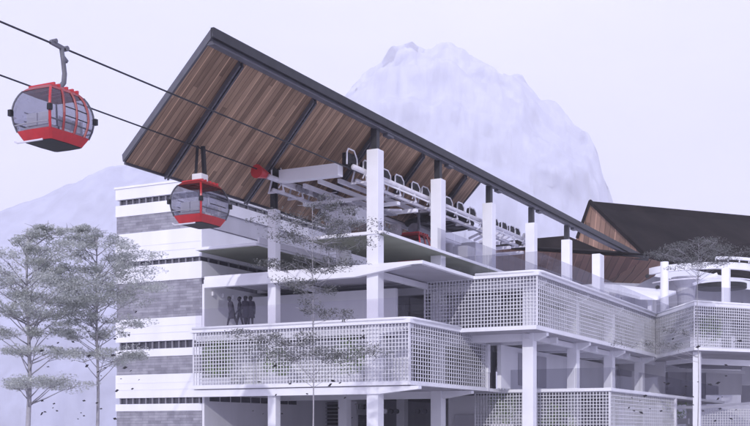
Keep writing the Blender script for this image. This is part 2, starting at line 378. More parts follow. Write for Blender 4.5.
# stair flight behind the lattice of the upper box
def stair(m):
    for i in range(14):
        y = 26.5 - i * .36; m.box(60.9, 62.4, y - .36, y, F2 + .004, F2 + .17 + i * .165)
P('stair_flight', STEELM, stair)
# ground floor: louvred panel, wall roundels, high window strip
P('louvre_panel', STEEL, lambda m: [m.box(66.6, 66.7, YatX(340, 66.6), YatX(303, 66.6), GZ, 1.95)])
P('louvre_panel', DGALV, lambda m: [m.box(66.45, 66.6, YatX(340, 66.6), YatX(303, 66.6), z - .03, z + .03) for z in [GZ + .2 + i * .24 for i in range(15)]])
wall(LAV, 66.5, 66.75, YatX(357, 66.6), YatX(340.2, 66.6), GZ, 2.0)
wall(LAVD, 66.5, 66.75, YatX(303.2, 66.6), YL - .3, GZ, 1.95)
for px in (386, 391.5, 397, 418, 425):
    p = onX(px, 411.5, 65.98)
    P('wall_roundel', W if px == 386 else STEELM, lambda m: m.tube([(65.98, p.y, p.z), (65.8, p.y, p.z)], .16, 12))  # small plain discs on the wall, one white, the rest grey
def strip(m):
    for i in range(9): m.box(53.4 + i * 1.05, 54.3 + i * 1.05, YL - .30, YL - .253, 1.72, 2.05)
P('window_strip', DGLASS, strip)
# little ceiling brackets along the gallery wall
for i in range(9):
    x = 53.6 + i * 1.0
    P('ceiling_bracket', LAV, lambda m: m.box(x, x + .12, YL - .36, YL - .252, 7.70, 7.92))

# ------------------------------------------------------------------ tilted roof
YE, ML = 27.1, .36
ZE = .594 * YE
def roofz(y): return ZE - .30 - ML * (y - YE)              # soffit height
YLOW = YE * (.594 + ML) / (.3665 + ML)
def slope(px): return 1.465 + (1.29 - 1.465) * (px - 212) / 270
def low_px(px):
    py = HY - .527 * (975 - px); s_ = slope(px)
    # (px - t, py + s t) meets the low edge line  py = HY - .325 (975 - px)
    t = (HY - .325 * (975 - px) - py) / (s_ + .325); return px - t
RAILP = []
def roof_line(px):                                          # top and bottom points (x) of the rafter starting at edge pixel px
    return XatY(px, YE), XatY(low_px(px), YLOW)
NPX = [212 + (483 - 212) * i / 60 for i in range(61)]
sof = MB(); top = MB()
ln = [roof_line(p) for p in NPX]
for i in range(60):
    (a, b), (c, d) = ln[i], ln[i + 1]; zl, ze = roofz(YLOW), roofz(YE)
    k = sof.quad((a, YE, ze), (b, YLOW, zl), (d, YLOW, zl), (c, YE, ze))
    sof.uv[k] = [(a, 0), (a, 12), (c, 12), (c, 0)]
    top.quad((a, YE, ze + .3), (c, YE, ze + .3), (d, YLOW, zl + .3), (b, YLOW, zl + .3))
roof = top.build('roof', ROOFD, ST)
def rp(name, mt, fn, **k):
    m = MB(); fn(m); return m.build(name, mt, roof, **k)
so_ = sof.build('timber_soffit', WOOD, roof)
XE1 = XatY(655, YE)
zl, ze = roofz(YLOW), roofz(YE)
def fascia(m):
    m.box(ln[0][0] - .1, XE1, YE - .16, YE - .004, ze - .06, ze + .34)
rp('fascia', STEEL, fascia)
rp('edge_beam', STEELM, lambda m: (m.box(ln[0][0] + .1, XE1, YE + .02, YE + .24, ze - .20, ze - .015), m.box(ln[0][0] + .1, XE1, YE - .04, YE + .30, ze - .26, ze - .202)))
def ends(m):
    for i in (0, 60):
        a, b = ln[i]; off = -.06 if i == 0 else .06
        m.bar((a + off, YE - .1, ze + .17), (b + off, YLOW + .1, zl + .17), .1, .36)
    m.bar((ln[0][1], YLOW + .06, zl + .12), (ln[60][1], YLOW + .06, zl + .12), .1, .46)
rp('verge_trim', STEELM, ends)
for px in (249, 322, 384, 430, 472):
    a, b = roof_line(px)
    rp('rafter', STEELM, lambda m: (m.bar((a - .11, YE + .4, roofz(YE + .4) - .14), (b - .11, YLOW - .02, zl - .14), .08, .27), m.bar((a + .11, YE + .4, roofz(YE + .4) - .14), (b + .11, YLOW - .02, zl - .14), .08, .27)))
for x in XC[:5]:
    rp('roof_post', STEEL, lambda m: m.box(x - .17, x + .17, YR - .17, YR + .17, ZC, ze - .22))
    rp('beam_bracket', STEELM, lambda m: m.box(x + .9, x + 1.6, YE + .0, YE + .3, ze - .40, ze - .265))
for k, x in enumerate(XC[:2]):
    rp('roof_post', STEEL, lambda m: (m.box(x - .2, x - .05, YB - .12, YB + .12, 11.6, roofz(YB) - .05), m.box(x + .05, x + .2, YB - .12, YB + .12, 11.6, roofz(YB) - .05)))

# ------------------------------------------------------------------ banded stair tower
XT = 53.0; YT1 = YatX(115.5, XT); kz = onX(116, 0, XT).z / HY
def tz(py): return (HY - py) * kz
TW = thing('stair_tower', (60, 42, GZ), 'tall banded block of white render and grey stone behind the left trees', 'tower')
rows = [(189.8, 200.5, 'w'), (200.5, 206.2, 'd'), (206.2, 217.5, 'w'), (217.5, 234.9, 's'), (234.9, 263.2, 'w'), (263.2, 268, 'd'), (268, 284.3, 'w'), (284.3, 320.4, 's'),
        (320.4, 343, 'w'), (343, 350.5, 'd'), (350.5, 358, 'w'), (358, 375.5, 's'), (375.5, 398.5, 'w'), (398.5, 404.5, 'd'), (404.5, 411.5, 'w'), (411.5, 462, 's')]
XT2 = 74
for a, b, t in rows:
    z1, z0 = tz(a), tz(b)
    if b > 460: z0 = GZ
    if t == 'w':
        part('render_band', WD, TW, lambda m: m.box(XT, XT2, YL, YT1, z0, z1))
        if z1 - z0 > 1.1: part('band_joint', LAV, TW, lambda m: (m.box(XT - .012, XT + .1, YL + .1, YT1 - .1, z0 + .45, z0 + .49), m.box(XT - .012, XT + .1, YL + .1, YT1 - .1, z0 + .85, z0 + .88)))  # thin lavender strips drawn as joint lines across the white band
    elif t == 's': part('stone_band', STONE, TW, lambda m: m.box(XT + .05, XT2 - .05, YL + .03, YT1 - .05, z0, z1))
    else:
        wnd = part('window_strip', DGLASS, TW, lambda m: m.box(XT + .22, XT2 - .2, YL + .2, YT1 - .22, z0, z1))
        for i in range(13):
            y = YL + .25 + (YT1 - YL - .5) * i / 12; part('mullion', DGALV, wnd, lambda m: m.box(XT + .1, XT + .219, y - .03, y + .03, z0, z1))
        for i in range(20): part('mullion', DGALV, wnd, lambda m: m.box(XT + .8 + i * 1.0, XT + .86 + i * 1.0, YL + .1, YL + .199, z0, z1))
part('coping', W, TW, lambda m: m.box(XT - .06, XT2, YL - .06, YT1 + .06, tz(189.8) + .002, tz(189.8) + .12))
# gallery wall running on behind the platforms
GW = TW
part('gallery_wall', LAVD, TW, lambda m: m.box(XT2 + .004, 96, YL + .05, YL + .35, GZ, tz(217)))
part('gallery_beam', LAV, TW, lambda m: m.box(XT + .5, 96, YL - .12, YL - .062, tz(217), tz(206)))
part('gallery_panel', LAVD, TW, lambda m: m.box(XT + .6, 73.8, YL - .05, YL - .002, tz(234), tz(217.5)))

# ------------------------------------------------------------------ ropeway machinery
YC1, YC2, ZCAB = 28.3, 32.55, 13.42
MC = thing('ropeway_drive', (60, 30.5, S3), 'grey ropeway drive under the timber roof with tyre hoops and a big black wheel', 'machinery')
def Q(name, mt, fn, **k): return part(name, mt, MC, fn, **k)
X0 = 51.2
for y, x0, x1, dz in ((YC1, X0 + .3, 77, .32), (YC2, X0 - 1.0, 77, 0)):
    Z = ZCAB + dz
    Q('guide_rail', GALV, lambda m: m.tube([(x0, y - .25, Z - .28), (x1, y - .25, Z - .28)], .14, 10), smooth=True)
    Q('guide_rail', DGALV, lambda m: m.bar((x0 + .6, y + .28, Z - .05), (x1, y + .28, Z - .05), .16, .3))
    Q('guide_rail', GALV, lambda m: m.tube([(x0 + .9, y + .05, Z - .75), (x1 - 1, y + .05, Z - .75)], .09, 8), smooth=True)
    Q('guide_rail', DGALV, lambda m: m.tube([(x0 + 1.5, y + .5, Z - .62), (x1 - .5, y + .5, Z - .62)], .1, 8), smooth=True)
    Q('guide_rail', W, lambda m: m.tube([(x0 + 1.0, y - .45, Z - .55), (x1 - .3, y - .45, Z - .55)], .05, 6), smooth=True)
    for i in range(13):
        x = x0 + 1.2 + i * 1.95
        Q('rail_bracket', GALV, lambda m: (m.bar((x, y - .45, Z - .82), (x, y + .55, Z - .82), .09, .1), m.bar((x, y - .4, Z - .8), (x, y - .3, Z - .2), .07, .07), m.bar((x, y + .5, Z - .8), (x, y + .3, Z - .1), .07, .07), m.bar((x - .5, y - .42, Z - .74), (x, y - .3, Z - .36), .05, .05)))
for k in range(2):
    Q('return_sheave', BLACK if k else DGALV, lambda m: m.tube([(76.6 + k * .7, YC1 - .35, ZCAB + .1 - k * .25), (76.6 + k * .7, YC1 - .2, ZCAB + .1 - k * .25)], .42, 16))
Q('cross_beam', W, lambda m: m.box(X0 - .2, X0 + .3, YC1 + .35, YC2 - .35, ZCAB - .42, ZCAB + .22), bevel=.02)
for x in (54.5, 56.5, 58.8, 71.5, 73.5, 76): Q('cross_beam', W if x < 61 else GALV, lambda m: m.box(x, x + .28, YC1 - .3, YC2 + .3, ZCAB - 1.0, ZCAB - .82))
def hoop(x, y, s=1.0, mt=W):
    Z = ZCAB + (.32 if y == YC1 else 0)
    pts = [(x, y - .1, Z - .2), (x, y - .1, Z + .42 * s), (x + .14, y - .1, Z + .62 * s), (x + .75, y - .1, Z + .62 * s), (x + 1.05, y - .1, Z + .25 * s), (x + 1.1, y - .1, Z - .2)]
    Q('tyre_hoop', mt, lambda m: m.tube(pts, .042, 6), smooth=True)
    def tyres(m):
        for dx in (.3, .75): m.tube([(x + dx, y - .1, Z + .12), (x + dx, y + .12, Z + .12)], .26, 14)
    Q('drive_tyre', BLACK, tyres)
for px in (366, 384, 397.5, 414, 424, 447, 459, 471, 494, 503, 511, 516): hoop(XatY(px, YC1) - .5, YC1, .62)
hoop(X0 - .1, YC1, 1.0)
Q('housing', BLACK, lambda m: m.box(X0 + .12, X0 + .95, YC1 - .02, YC1 + .32, ZCAB + .1, ZCAB + .8), bevel=.05)
hoop(X0 - .5, YC2, 1.0)
Q('housing', DGALV, lambda m: m.box(X0 - .3, X0 + .6, YC2 + .02, YC2 + .3, ZCAB - .1, ZCAB + .4), bevel=.05)
# red trumpet where the rope comes in
def trumpet(m):
    p = onY(256.5, 172, YC2); q = Vector((p.x + 1.1, YC2, ZCAB - .12))
    m.tube([(p.x, YC2, ZCAB - .12), (p.x + .3, YC2, ZCAB - .12), (p.x + 1.25, YC2, ZCAB - .14), (p.x + 1.5, YC2, ZCAB - .14)], [.36, .30, .12, .12], 12)
Q('rope_trumpet', RED, trumpet, smooth=False)
XB, YBW = 67.3, (YC1 + YC2) / 2; ZW = ZCAB - .15
def disc(m):
    N = 40; r0, r1 = 1.75, 2.15
    m.tube([(XB + 2.05 * math.cos(2 * math.pi * i / N), YBW + 2.05 * math.sin(2 * math.pi * i / N), ZW) for i in range(N)], .2, 8, close=True)
wheel = Q('bull_wheel', BLACK, disc, smooth=True)
part('wheel_disc', BLACK, wheel, lambda m: m.tube([(XB, YBW, ZW - .12), (XB, YBW, ZW - .04)], 1.95, 40))
part('hub', GALV, wheel, lambda m: m.tube([(XB, YBW, ZW - .5), (XB, YBW, ZCAB + .5)], .35, 16))
for i in range(6):
    a = i * math.pi / 3
    part('spoke', STEELM, wheel, lambda m: m.bar((XB + .3 * math.cos(a), YBW + .3 * math.sin(a), ZW - .18), (XB + 1.95 * math.cos(a), YBW + 1.95 * math.sin(a), ZW - .18), .14, .1))
Q('motor', W, lambda m: m.box(65.2, 67.4, YBW - 1.6, YBW + .8, ZCAB + .25, ZCAB + .42))
Q('motor', DGALV, lambda m: m.tube([(64.4, YBW + .4, ZCAB - .9), (66.2, YBW + .4, ZCAB - .9)], .4, 14))
Q('control_cabinet', LAV, lambda m: m.box(69.5, 71.0, YBW - 1.6, YBW - .6, S3 + .01, S3 + 2.1), bevel=.03)
Q('control_cabinet', LAVD, lambda m: m.box(66.0, 67.2, YC1 - .4, YC1 + .6, S3 + .01, S3 + 1.3), bevel=.03)
for y, dz in ((29.4, -.35), (30.6, -.25), (31.5, -.4)):
    Q('stringer', GALV if y != 30.6 else W, lambda m: m.bar((X0 + 1.2, y, ZCAB + dz), (61.5 if y != 30.6 else 58.5, y, ZCAB + dz), .16, .22))
for x in (52.6, 54.4, 57.0, 59.6):
    Q('sheave', DGALV, lambda m: [m.tube([(x + k * .42, YC2 - .62, ZCAB - .45), (x + k * .42, YC2 - .5, ZCAB - .45)], .18, 12) for k in range(3)])
Q('drive_shaft', DGALV, lambda m: m.tube([(XB - .9, YBW - .6, ZW), (XB - .9, YBW - .6, ZW + 1.3)], .13, 10))
for k in range(5):
    Q('rope_deflector', GALV, lambda m: m.bar((71.8 + k * .9, YC1 + .3, ZCAB + .2), (72.4 + k * .9, YC1 + 2.2, ZCAB - .3), .12, .14))
# support pylons with ladder
for x in (56.2, 62.5, 70.5):
    Q('pylon', W if x < 57 else GALV, lambda m: m.tube([(x, YBW + .7, S3 - 1.7 if x < 57 else F3 + .02), (x, YBW + .7, ZCAB - .9)], .34, 14), smooth=True)
Q('pylon_head', W, lambda m: m.box(55.6, 57.0, YBW - .3, YBW + 1.7, ZCAB - 1.75, ZCAB - 1.02), bevel=.04)
def ladder(m):
    x, y = 54.6, 31.0
    for dy in (-.25, .25): m.tube([(x, y + dy, F3 + .05), (x, y + dy, ZCAB - .9)], .035, 6)
    for i in range(17): m.tube([(x, y - .25, F3 + .3 + i * .26), (x, y + .25, F3 + .3 + i * .26)], .022, 6)
Q('ladder', GALV, ladder)
def cage(m):
    x, y = 54.6, 31.0
    for i in range(7):
        z = F3 + 1.2 + i * .48
        m.tube([(x + .38 * math.cos(t) - .38 * 0, y + .38 * math.sin(t), z) for t in [math.pi * .5 + math.pi * k / 8 for k in range(9)]], .025, 6)
    for k in range(5):
        t = math.pi * .5 + math.pi * k / 4; m.tube([(x + .38 * math.cos(t), y + .38 * math.sin(t), F3 + 1.2), (x + .38 * math.cos(t), y + .38 * math.sin(t), F3 + 4.1)], .02, 6)
Q('ladder_cage', GALV, cage)
def maint(m):
    for y in (YC1 + .95, YC2 - .9): m.bar((54, y, ZCAB - 1.15), (58.5, y, ZCAB - 1.15), .5, .06)
Q('catwalk', DGALV, maint)
def diag(m):
    for i in range(1):
        x = 55.0 + i * 3.2; m.bar((x, YC1 + .2, ZCAB - .95), (x + 3, YC2 - .2, ZCAB - .95), .1, .12); m.bar((x + 3, YC1 + .2, ZCAB - 1.02), (x, YC2 - .2, ZCAB - 1.02), .1, .12)
Q('bracing', GALV, diag)
# ropes
for y, lab in ((YC1, 'dark steel rope carrying the nearer red cabin, higher of the two ropes'), (YC2, 'dark steel rope leading to the red trumpet, lower of the two ropes')):
    m = MB(); xa = -20 if y == YC1 else -20
    m.tube([(xa + i * (68 - xa) / 12, y, ZCAB) for i in range(13)], .036, 8)
    tag(m.build('haul_rope', STEEL, smooth=True), lab, 'rope', 'ropes of the cable car')

# ------------------------------------------------------------------ gondola cabins
KZ = .9
PR = [(a_ * KZ, b_) for a_, b_ in [(0, .68), (.12, .74), (.38, .87), (.75, .965), (1.1, 1.0), (1.45, .97), (1.8, .87), (2.02, .75), (2.18, .60), (2.28, .42)]]
def prof(z):
    for (a, p), (b, q) in zip(PR, PR[1:]):
        if a <= z <= b: t = (z - a) / (b - a); return p + (q - p) * t
    return PR[-1][1]
HL, HW = 1.17, .92
def ring(z, grow=0.0):
    p = prof(z); x, y = HL * p + grow, HW * p + grow; c = .10 * p
    bow = .05
    pts = [(-x, -y + c), (-x + c, -y), (0, -y - bow * p), (x - c, -y), (x, -y + c), (x + bow * p, 0), (x, y - c), (x - c, y), (0, y + bow * p), (-x + c, y), (-x, y - c), (-x - bow * p, 0)]
    return [(a, b, z) for a, b in pts]
def loft(m, zs, grow=0.0, capb=False, capt=False):
    n0 = len(m.v); N = 12
    for z in zs: m.v += ring(z, grow)
    for i in range(len(zs) - 1):
        for k in range(N):
            a = n0 + i * N; l = (k + 1) % N; m.f.append((a + k, a + l, a + N + l, a + N + k))
    if capb: m.f.append(tuple(n0 + k for k in reversed(range(N))))
    if capt: m.f.append(tuple(n0 + (len(zs) - 1) * N + k for k in range(N)))
def zlist(a, b, n): return [a + (b - a) * i / n for i in range(n + 1)]
def side_pt(u, z, side, off=.015):                           # u: -1..1 along the face
    p = prof(z); bow = .05 * p * (1 - abs(u))
    if side == 'r': return (HL * p * u, -(HW * p + bow + off), z)
    if side == 'l': return (HL * p * u, HW * p + bow + off, z)
    if side == 'f': return (-(HL * p + bow + off), HW * p * u, z)
    return (HL * p + bow + off, HW * p * u, z)
def make_cabin(loc, label):
    t = thing('gondola_cabin', (0, 0, 0), label, 'gondola', 'red gondola cabins')
    def pp(name, mt, fn, par=None, **k): return part(name, mt, par or t, fn, **k)
    body = pp('lower_body', RED, lambda m: loft(m, zlist(.02, .36, 4), .012))
    pp('floor_pan', BLACK, lambda m: (loft(m, [0, .06], -.01, True, True)), body)
    pp('window_shell', CGLASS, lambda m: loft(m, zlist(.36, 1.80, 8), 0))
    rf = pp('cabin_roof', REDD, lambda m: loft(m, zlist(1.80, 2.05, 4), .015, False, True))
    for u in (-.8, -.45, .1, .5, .85): pp('roof_rib', RED, lambda m: m.bar((HL * .62 * u, -.60, 1.99), (HL * .62 * u, .60, 1.99), .08, .14), rf)
    for sx, sy in ((-1, -1), (-1, 1), (1, -1), (1, 1)):
        def pil(m):
            m.tube([((HL * prof(z) - .03) * sx, (HW * prof(z) - .03) * sy, z) for z in zlist(.34, 1.82, 10)], .05 if (sx, sy) == (-1, -1) else .035, 6)
        pp('corner_pillar', RED if (sx, sy) == (-1, -1) else STEELM, pil)
        pp('bumper', BLACK, lambda m: m.box(sx * HL - .07, sx * HL + .07, sy * HW - .07, sy * HW + .07, 0.90, 1.12))
    for side in ('r', 'l'):
        for u in (-.42, .12, .66) if side == 'r' else ():
            pp('door_post', REDD, lambda m: m.tube([side_pt(u, z, side) for z in zlist(.34, 1.85, 12)], .045, 6))
        for z, a, b in ((1.2, -.42, .66), (.88, -.42, .66)):
            pp('window_bar', BLACK, lambda m: m.tube([side_pt(a + (b - a) * i / 6, z, side, .01) for i in range(7)], .02, 6))
        pp('sill_rail', STEELM, lambda m: m.tube([side_pt(-.95 + 1.9 * i / 8, .66, side, -.01) for i in range(9)], .03, 6))
    for side in ('f', 'b'):
        pp('window_bar', DGALV, lambda m: m.tube([side_pt(-.92 + 1.84 * i / 8, .56, side, .0) for i in range(9)], .025, 6))
    for s_ in (-1, 1):
        st = pp('bench_seat', LAV, lambda m: m.box(s_ * .45, s_ * .82, -.62, .62, .42, .52))
        pp('seat_back', W, lambda m: [m.box(s_ * .80, s_ * .88, y - .24, y + .24, .54, .98) for y in (-.34, .2)], st)
        pp('seat_back', W, lambda m: [m.box(x - .13, x + .13, s_ * .72 - .03, s_ * .72 + .03, .5, .86) for x in (-.38, -.05, .28)], st)
    pp('ski_rail', GALV, lambda m: m.tube([(-HL * .98, -HW * .62, -.08), (-HL * 1.02, -HW * .5, -.1), (-HL * 1.02, HW * .6, -.1), (-HL * .98, HW * .8, -.02)], .035, 6))
    h = pp('hanger_arm', HANG, lambda m: m.tube([(-.3, 0, 2.06), (.05, 0, 2.09), (.34, 0, 2.2), (.53, 0, 2.42), (.57, 0, 2.75), (.50, 0, 3.2), (.40, 0, 3.67)], [.08, .09, .10, .095, .09, .085, .085], 10), smooth=True)
    pp('grip', HANG, lambda m: (m.bar((-.15, 0, 3.71), (.5, 0, 3.65), .12, .14), m.tube([(.68, -.05, 3.70), (.68, .12, 3.70)], .1, 10), m.bar((.44, .02, 3.40), (.72, .02, 3.22), .1, .12), m.tube([(.05, -.1, 3.79), (.05, .1, 3.79)], .08, 10)), h)
    t.location = loc
    return t
xg1 = XatY(53.5, YC1)
g1 = make_cabin((xg1, YC1, ZCAB - 3.67), 'red and glass gondola hanging in open sky left of the roof')
g2 = copy_tree(g1); g1.scale = (.96, .96, .96); g1.location.z = ZCAB - 3.67 * .96; g2.location = (XatY(200, YC2), YC2, ZCAB - 3.67); g2['label'] = 'red gondola arriving under the roof beside the banded tower'
for ch in list(g2.children):
    if ch.name.startswith(('door_post', 'hanger_arm')):       # its side shows plain panes, and it hangs from straps
        for c2 in list(ch.children): bpy.data.objects.remove(c2)
        bpy.data.objects.remove(ch)
g3 = copy_tree(g1); g3.location = (XatY(415, 29.6), 29.6, ZCAB - 3.6); g3['label'] = 'gondola with dark red posts parked below the black wheel inside the station'
# twin hanger straps and white block above the arriving cabin
HB = part('hanger_block', W, g2, lambda m: m.box(g2.location.x - .28, g2.location.x + .28, YC2 - .28, YC2 + .28, ZCAB - 1.66, ZCAB - 1.24), bevel=.04)
part('hanger_strap', STEEL, g2, lambda m: (m.bar((g2.location.x - .2, YC2 + .1, ZCAB - 1.25), (g2.location.x - .06, YC2 + .1, ZCAB + .1), .1, .1), m.bar((g2.location.x + .22, YC2 - .1, ZCAB - 1.25), (g2.location.x + .1, YC2 - .1, ZCAB + .1), .16, .16)))

# ------------------------------------------------------------------ right wing
def rd(r, d): return (d * cs + r * sn, d * sn - r * cs)
WG = thing('station_wing', (*rd(28, 88), GZ), 'right wing of the station, its lattice balcony kinking toward the viewer', 'building')
W0 = (84.2, Y2); W1 = rd(21.0, 75.9); W2 = rd(25.4, 78.0); W3 = rd(40, 85.5); W4 = rd(46, 105); W5 = rd(22.5, 96)
def inset2(poly, e):
    cx_ = sum(p[0] for p in poly) / len(poly); cy_ = sum(p[1] for p in poly) / len(poly); o = []
    for p in poly:
        d = Vector((p[0] - cx_, p[1] - cy_)); L = d.length; d *= (L + e) / L; o.append((cx_ + d.x, cy_ + d.y))
    return o
wp = [W0, W1, W2, W3, W4, W5]
for zt in (F2 - .1, F3 - .02):
    part('floor_slab', W, WG, lambda m: m.prism(inset2(wp, .06), zt - .2, zt))
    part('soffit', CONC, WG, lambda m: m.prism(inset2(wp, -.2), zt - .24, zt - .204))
for a, b in ((W0, W1), (W1, W2), (W2, W3)):
    screen(a, b, F2 - .06, F3 - .24, *((.30, .045) if b is W1 else (.19, .04)), parent=WG, zp=.235 if b is W1 else None, deep=.03); glass(a, b, F3 - .01, 1.1, WG)
rail([(*W0, F3 + .05), (*W1, F3 + .05), (*W2, F3 + .05), (*W3, F3 + .05)], .08, parent=WG)
def wcol(px, D, z0, z1, w=.52, rnd=False):
    p = onD(px, 300, D)
    if rnd: return part('column', W, WG, lambda m: m.tube([(p.x, p.y, z0), (p.x, p.y, z1)], w / 2, 16), smooth=False)
    return part('column', W, WG, lambda m: m.box(p.x - w / 2, p.x + w / 2, p.y - w / 2, p.y + w / 2, z0, z1), bevel=.02)
wcol(697, 76.8, GZ, F2 - .34, .46); wcol(664.5, 88, F3, onD(664, 262, 88).z, .62, True); wcol(726, 86, F3, onD(726, 268, 86).z, .56)
wcol(760, 92, GZ, F3, .5); wcol(690, 95, GZ, F2 - .34, .5)
def wbeam(px0, py0, px1, py1, D0, D1, h, mt=W):
    a = onD(px0, py0, D0); b = onD(px1, py1, D1); part('beam', mt, WG, lambda m: m.bar(a, b, .3, h))
wbeam(700, 361.5, 790, 365, 80, 80, .40); wbeam(640, 369, 745, 372.5, 92, 90, .28); wbeam(676, 407.5, 697, 407.6, 86, 86, .2)
wbeam(697, 408, 790, 400, 86, 86, .2); wbeam(668, 363, 700, 359.5, 84, 79, .3, LAV)
a_ = onD(697, 408, 86.2); b_ = onD(800, 399, 86.2); screen((a_.x, a_.y), (b_.x, b_.y), GZ + .1, a_.z - .1, parent=WG)
for px0, px1, py0, py1, D, mt in ((706, 742, 373, 395, 93.5, LAV), (742, 800, 367, 385, 94, W), (742, 800, 385.3, 404, 94.3, LAVD), (655, 706, 372, 405, 95, LAV), (655, 668, 372, 390, 94, LAVD)):
    a = onD(px0, py1, D); b = onD(px1, py1, D); c = onD(px1, py0, D)
    part('wall_panel', mt, WG, lambda m: m.hexa([a, b, b + Vector((.2, .1, 0)), a + Vector((.2, .1, 0))], [(a.x, a.y, c.z), (b.x, b.y, c.z), (b.x + .2, b.y + .1, c.z), (a.x + .2, a.y + .1, c.z)]))
for px0, px1, D in ((660, 690, 90), (722, 731, 84), (736, 800, 92)):
    a = onD(px0, 345, D); b = onD(px1, 345, D)
    part('wall_panel', LAV if px0 != 722 else W, WG, lambda m: m.hexa([(a.x, a.y, F2), (b.x, b.y, F2), (b.x + .2, b.y + .1, F2), (a.x + .2, a.y + .1, F2)], [(a.x, a.y, F3 - .3), (b.x, b.y, F3 - .3), (b.x + .2, b.y + .1, F3 - .3), (a.x + .2, a.y + .1, F3 - .3)]))
# white sloping canopy between the roofs
CP = thing('terrace_canopy', onD(630, 300, 100), 'white sloping terrace canopy below the timber soffit', 'canopy')
def can(m):
    q = [onD(592, 284, 98), onD(615, 284.5, 97), onD(676, 291, 97), onD(660, 297, 92), onD(640, 296.5, 92)]
    m.hexa([v - Vector((0, 0, .25)) for v in q], q)
part('canopy_slab', W, CP, can)
part('canopy_post', LAV, CP, lambda m: [m.bar((p.x, p.y, F3 - 1), (p.x, p.y, p.z), .3) for p in (onD(650, 297, 93), onD(618, 291, 97))])

# ------------------------------------------------------------------ second ropeway turntable on the right
DR = 100; rc = onD(701, 270, DR); RZ = onD(701, 270.5, DR).z
TT = thing('ropeway_turntable', (rc.x, rc.y, F3), 'white curved ropeway ring with flared pylon on the right terrace', 'machinery')
def arc(r, a0, a1, n, z):
    o = []
    for i in range(n + 1):
        a = a0 + (a1 - a0) * i / n; q = Vector((math.sin(a) * r, -math.cos(a) * r, 0))   # local: x right, y depth
        o.append((rc.x + q.x * sn + q.y * cs, rc.y - q.x * cs + q.y * sn, z))
    return o
def strap(r, h, wd, z, n=56):
    m = MB(); a = arc(r, -1.3, 1.3, n, z); b = arc(r - wd, -1.3, 1.3, n, z)
    for i in range(n):
        j = i + 1; A0, A1, B0, B1 = [Vector(q) for q in (a[i], a[j], b[i], b[j])]; u = Vector((0, 0, h))
        m.quad(A0, A1, A1 + u, A0 + u); m.quad(B1, B0, B0 + u, B1 + u); m.quad(A0 + u, A1 + u, B1 + u, B0 + u); m.quad(B0, B1, A1, A0)
    return m
strap(5.0, .55, .35, RZ - .55).build('ring_beam', W, TT)
strap(4.7, .1, .12, RZ - 1.3).build('ring_rail', GALV, TT)
def seg(m):
    a = arc(5.2, -.05, .95, 10, RZ + .3)
    for p, q in zip(a, a[1:]): m.bar(p, q, .3, .22)
    for p in a[::2]: m.bar(p, Vector(p) - Vector((0, 0, .3)), .08)
part('maintenance_rail', W, TT, seg)
p = onD(686, 300, 99)
part('flared_pylon', LAVD, TT, lambda m: m.tube([(p.x, p.y, F3), (p.x, p.y, RZ - 2.6), (p.x, p.y, RZ - 1.5), (p.x, p.y, RZ - .75)], [.75, .72, .85, 1.25], 18))
part('strut', W, TT, lambda m: m.bar(onD(693, 284.5, 98), onD(717, 274, 98), .25))
part('bull_wheel', BLACK, TT, lambda m: m.tube([(*onD(722, 281, 102).xy, RZ - 1.35), (*onD(722, 281, 102).xy, RZ - .95)], 2.1, 32))
for px, py in ((648, 276), (658, 287)): 
    q = onD(px, py, 96); part('roller', BLACK, TT, lambda m: m.tube([q, q + Vector((.25, .15, 0))], .15, 12))
part('deck', LAV, TT, lambda m: m.prism([rd(26, 90), rd(36, 92), rd(38, 104), rd(26, 104)], F3 - .02, F3 + .3))

# ------------------------------------------------------------------ neighbouring dark roofed hall
HL_ = thing('timber_hall', (*rd(30, 125), GZ), 'hall with a steep charcoal roof and timber gable behind the station', 'building')
A0 = onD(590, 201, 116); A1 = onD(840, 224, 142); E0 = onD(648, 257, 106); E1 = onD(840, 296, 128)
G0 = onD(577, 238, 116)
th = Vector((0, 0, .35))
hr = part('roof', ROOFD, HL_, lambda m: m.hexa([A0 - th, E0 - th, E1 - th, A1 - th], [A0, E0, E1, A1]))
bk0 = A0 + (A0 - E0).reflect(Vector((0, 0, 1))) * .9
def uvquad(name, mt, par, pts, uvs, t=.12):
    m = MB(); k = m.quad(*pts); m.uv[k] = uvs; n = (pts[1] - pts[0]).cross(pts[2] - pts[0]).normalized() * t
    if n.dot(pts[0]) < 0: n = -n
    k = m.quad(*[q + n for q in reversed(pts)]); m.uv[k] = list(reversed(uvs))
    for i in range(len(pts)): j = (i + 1) % len(pts); m.quad(pts[j], pts[i], pts[i] + n, pts[j] + n)
    return m.build(name, mt, par)
g0, g1_, g2_, g3_ = A0 - Vector((0, 0, .3)), onD(572, 249, 116), onD(612, 270, 112), E0 - Vector((0, 0, .3))
L_ = (g3_ - g1_).length
uvquad('timber_gable', WOODR, HL_, [g0, g1_, g2_, g3_], [(2.2, 6), (0, 0), (4.5, -1.5), (L_, 0)])
dn = ray(590, 230).normalized() * -.25
part('barge_board', ROOFD, HL_, lambda m: (m.bar(A0 + dn, E0 + dn, .2, .3), m.bar(A0 + dn, G0 + dn, .2, .28)))
part('hall_wall', LAVD, HL_, lambda m: m.prism([(G0.x + 2, G0.y + 1), (E0.x + 3, E0.y + 2), (E1.x + 3, E1.y + 2), (A1.x, A1.y + 8), (A0.x + 6, A0.y + 10)], GZ, 15.0))
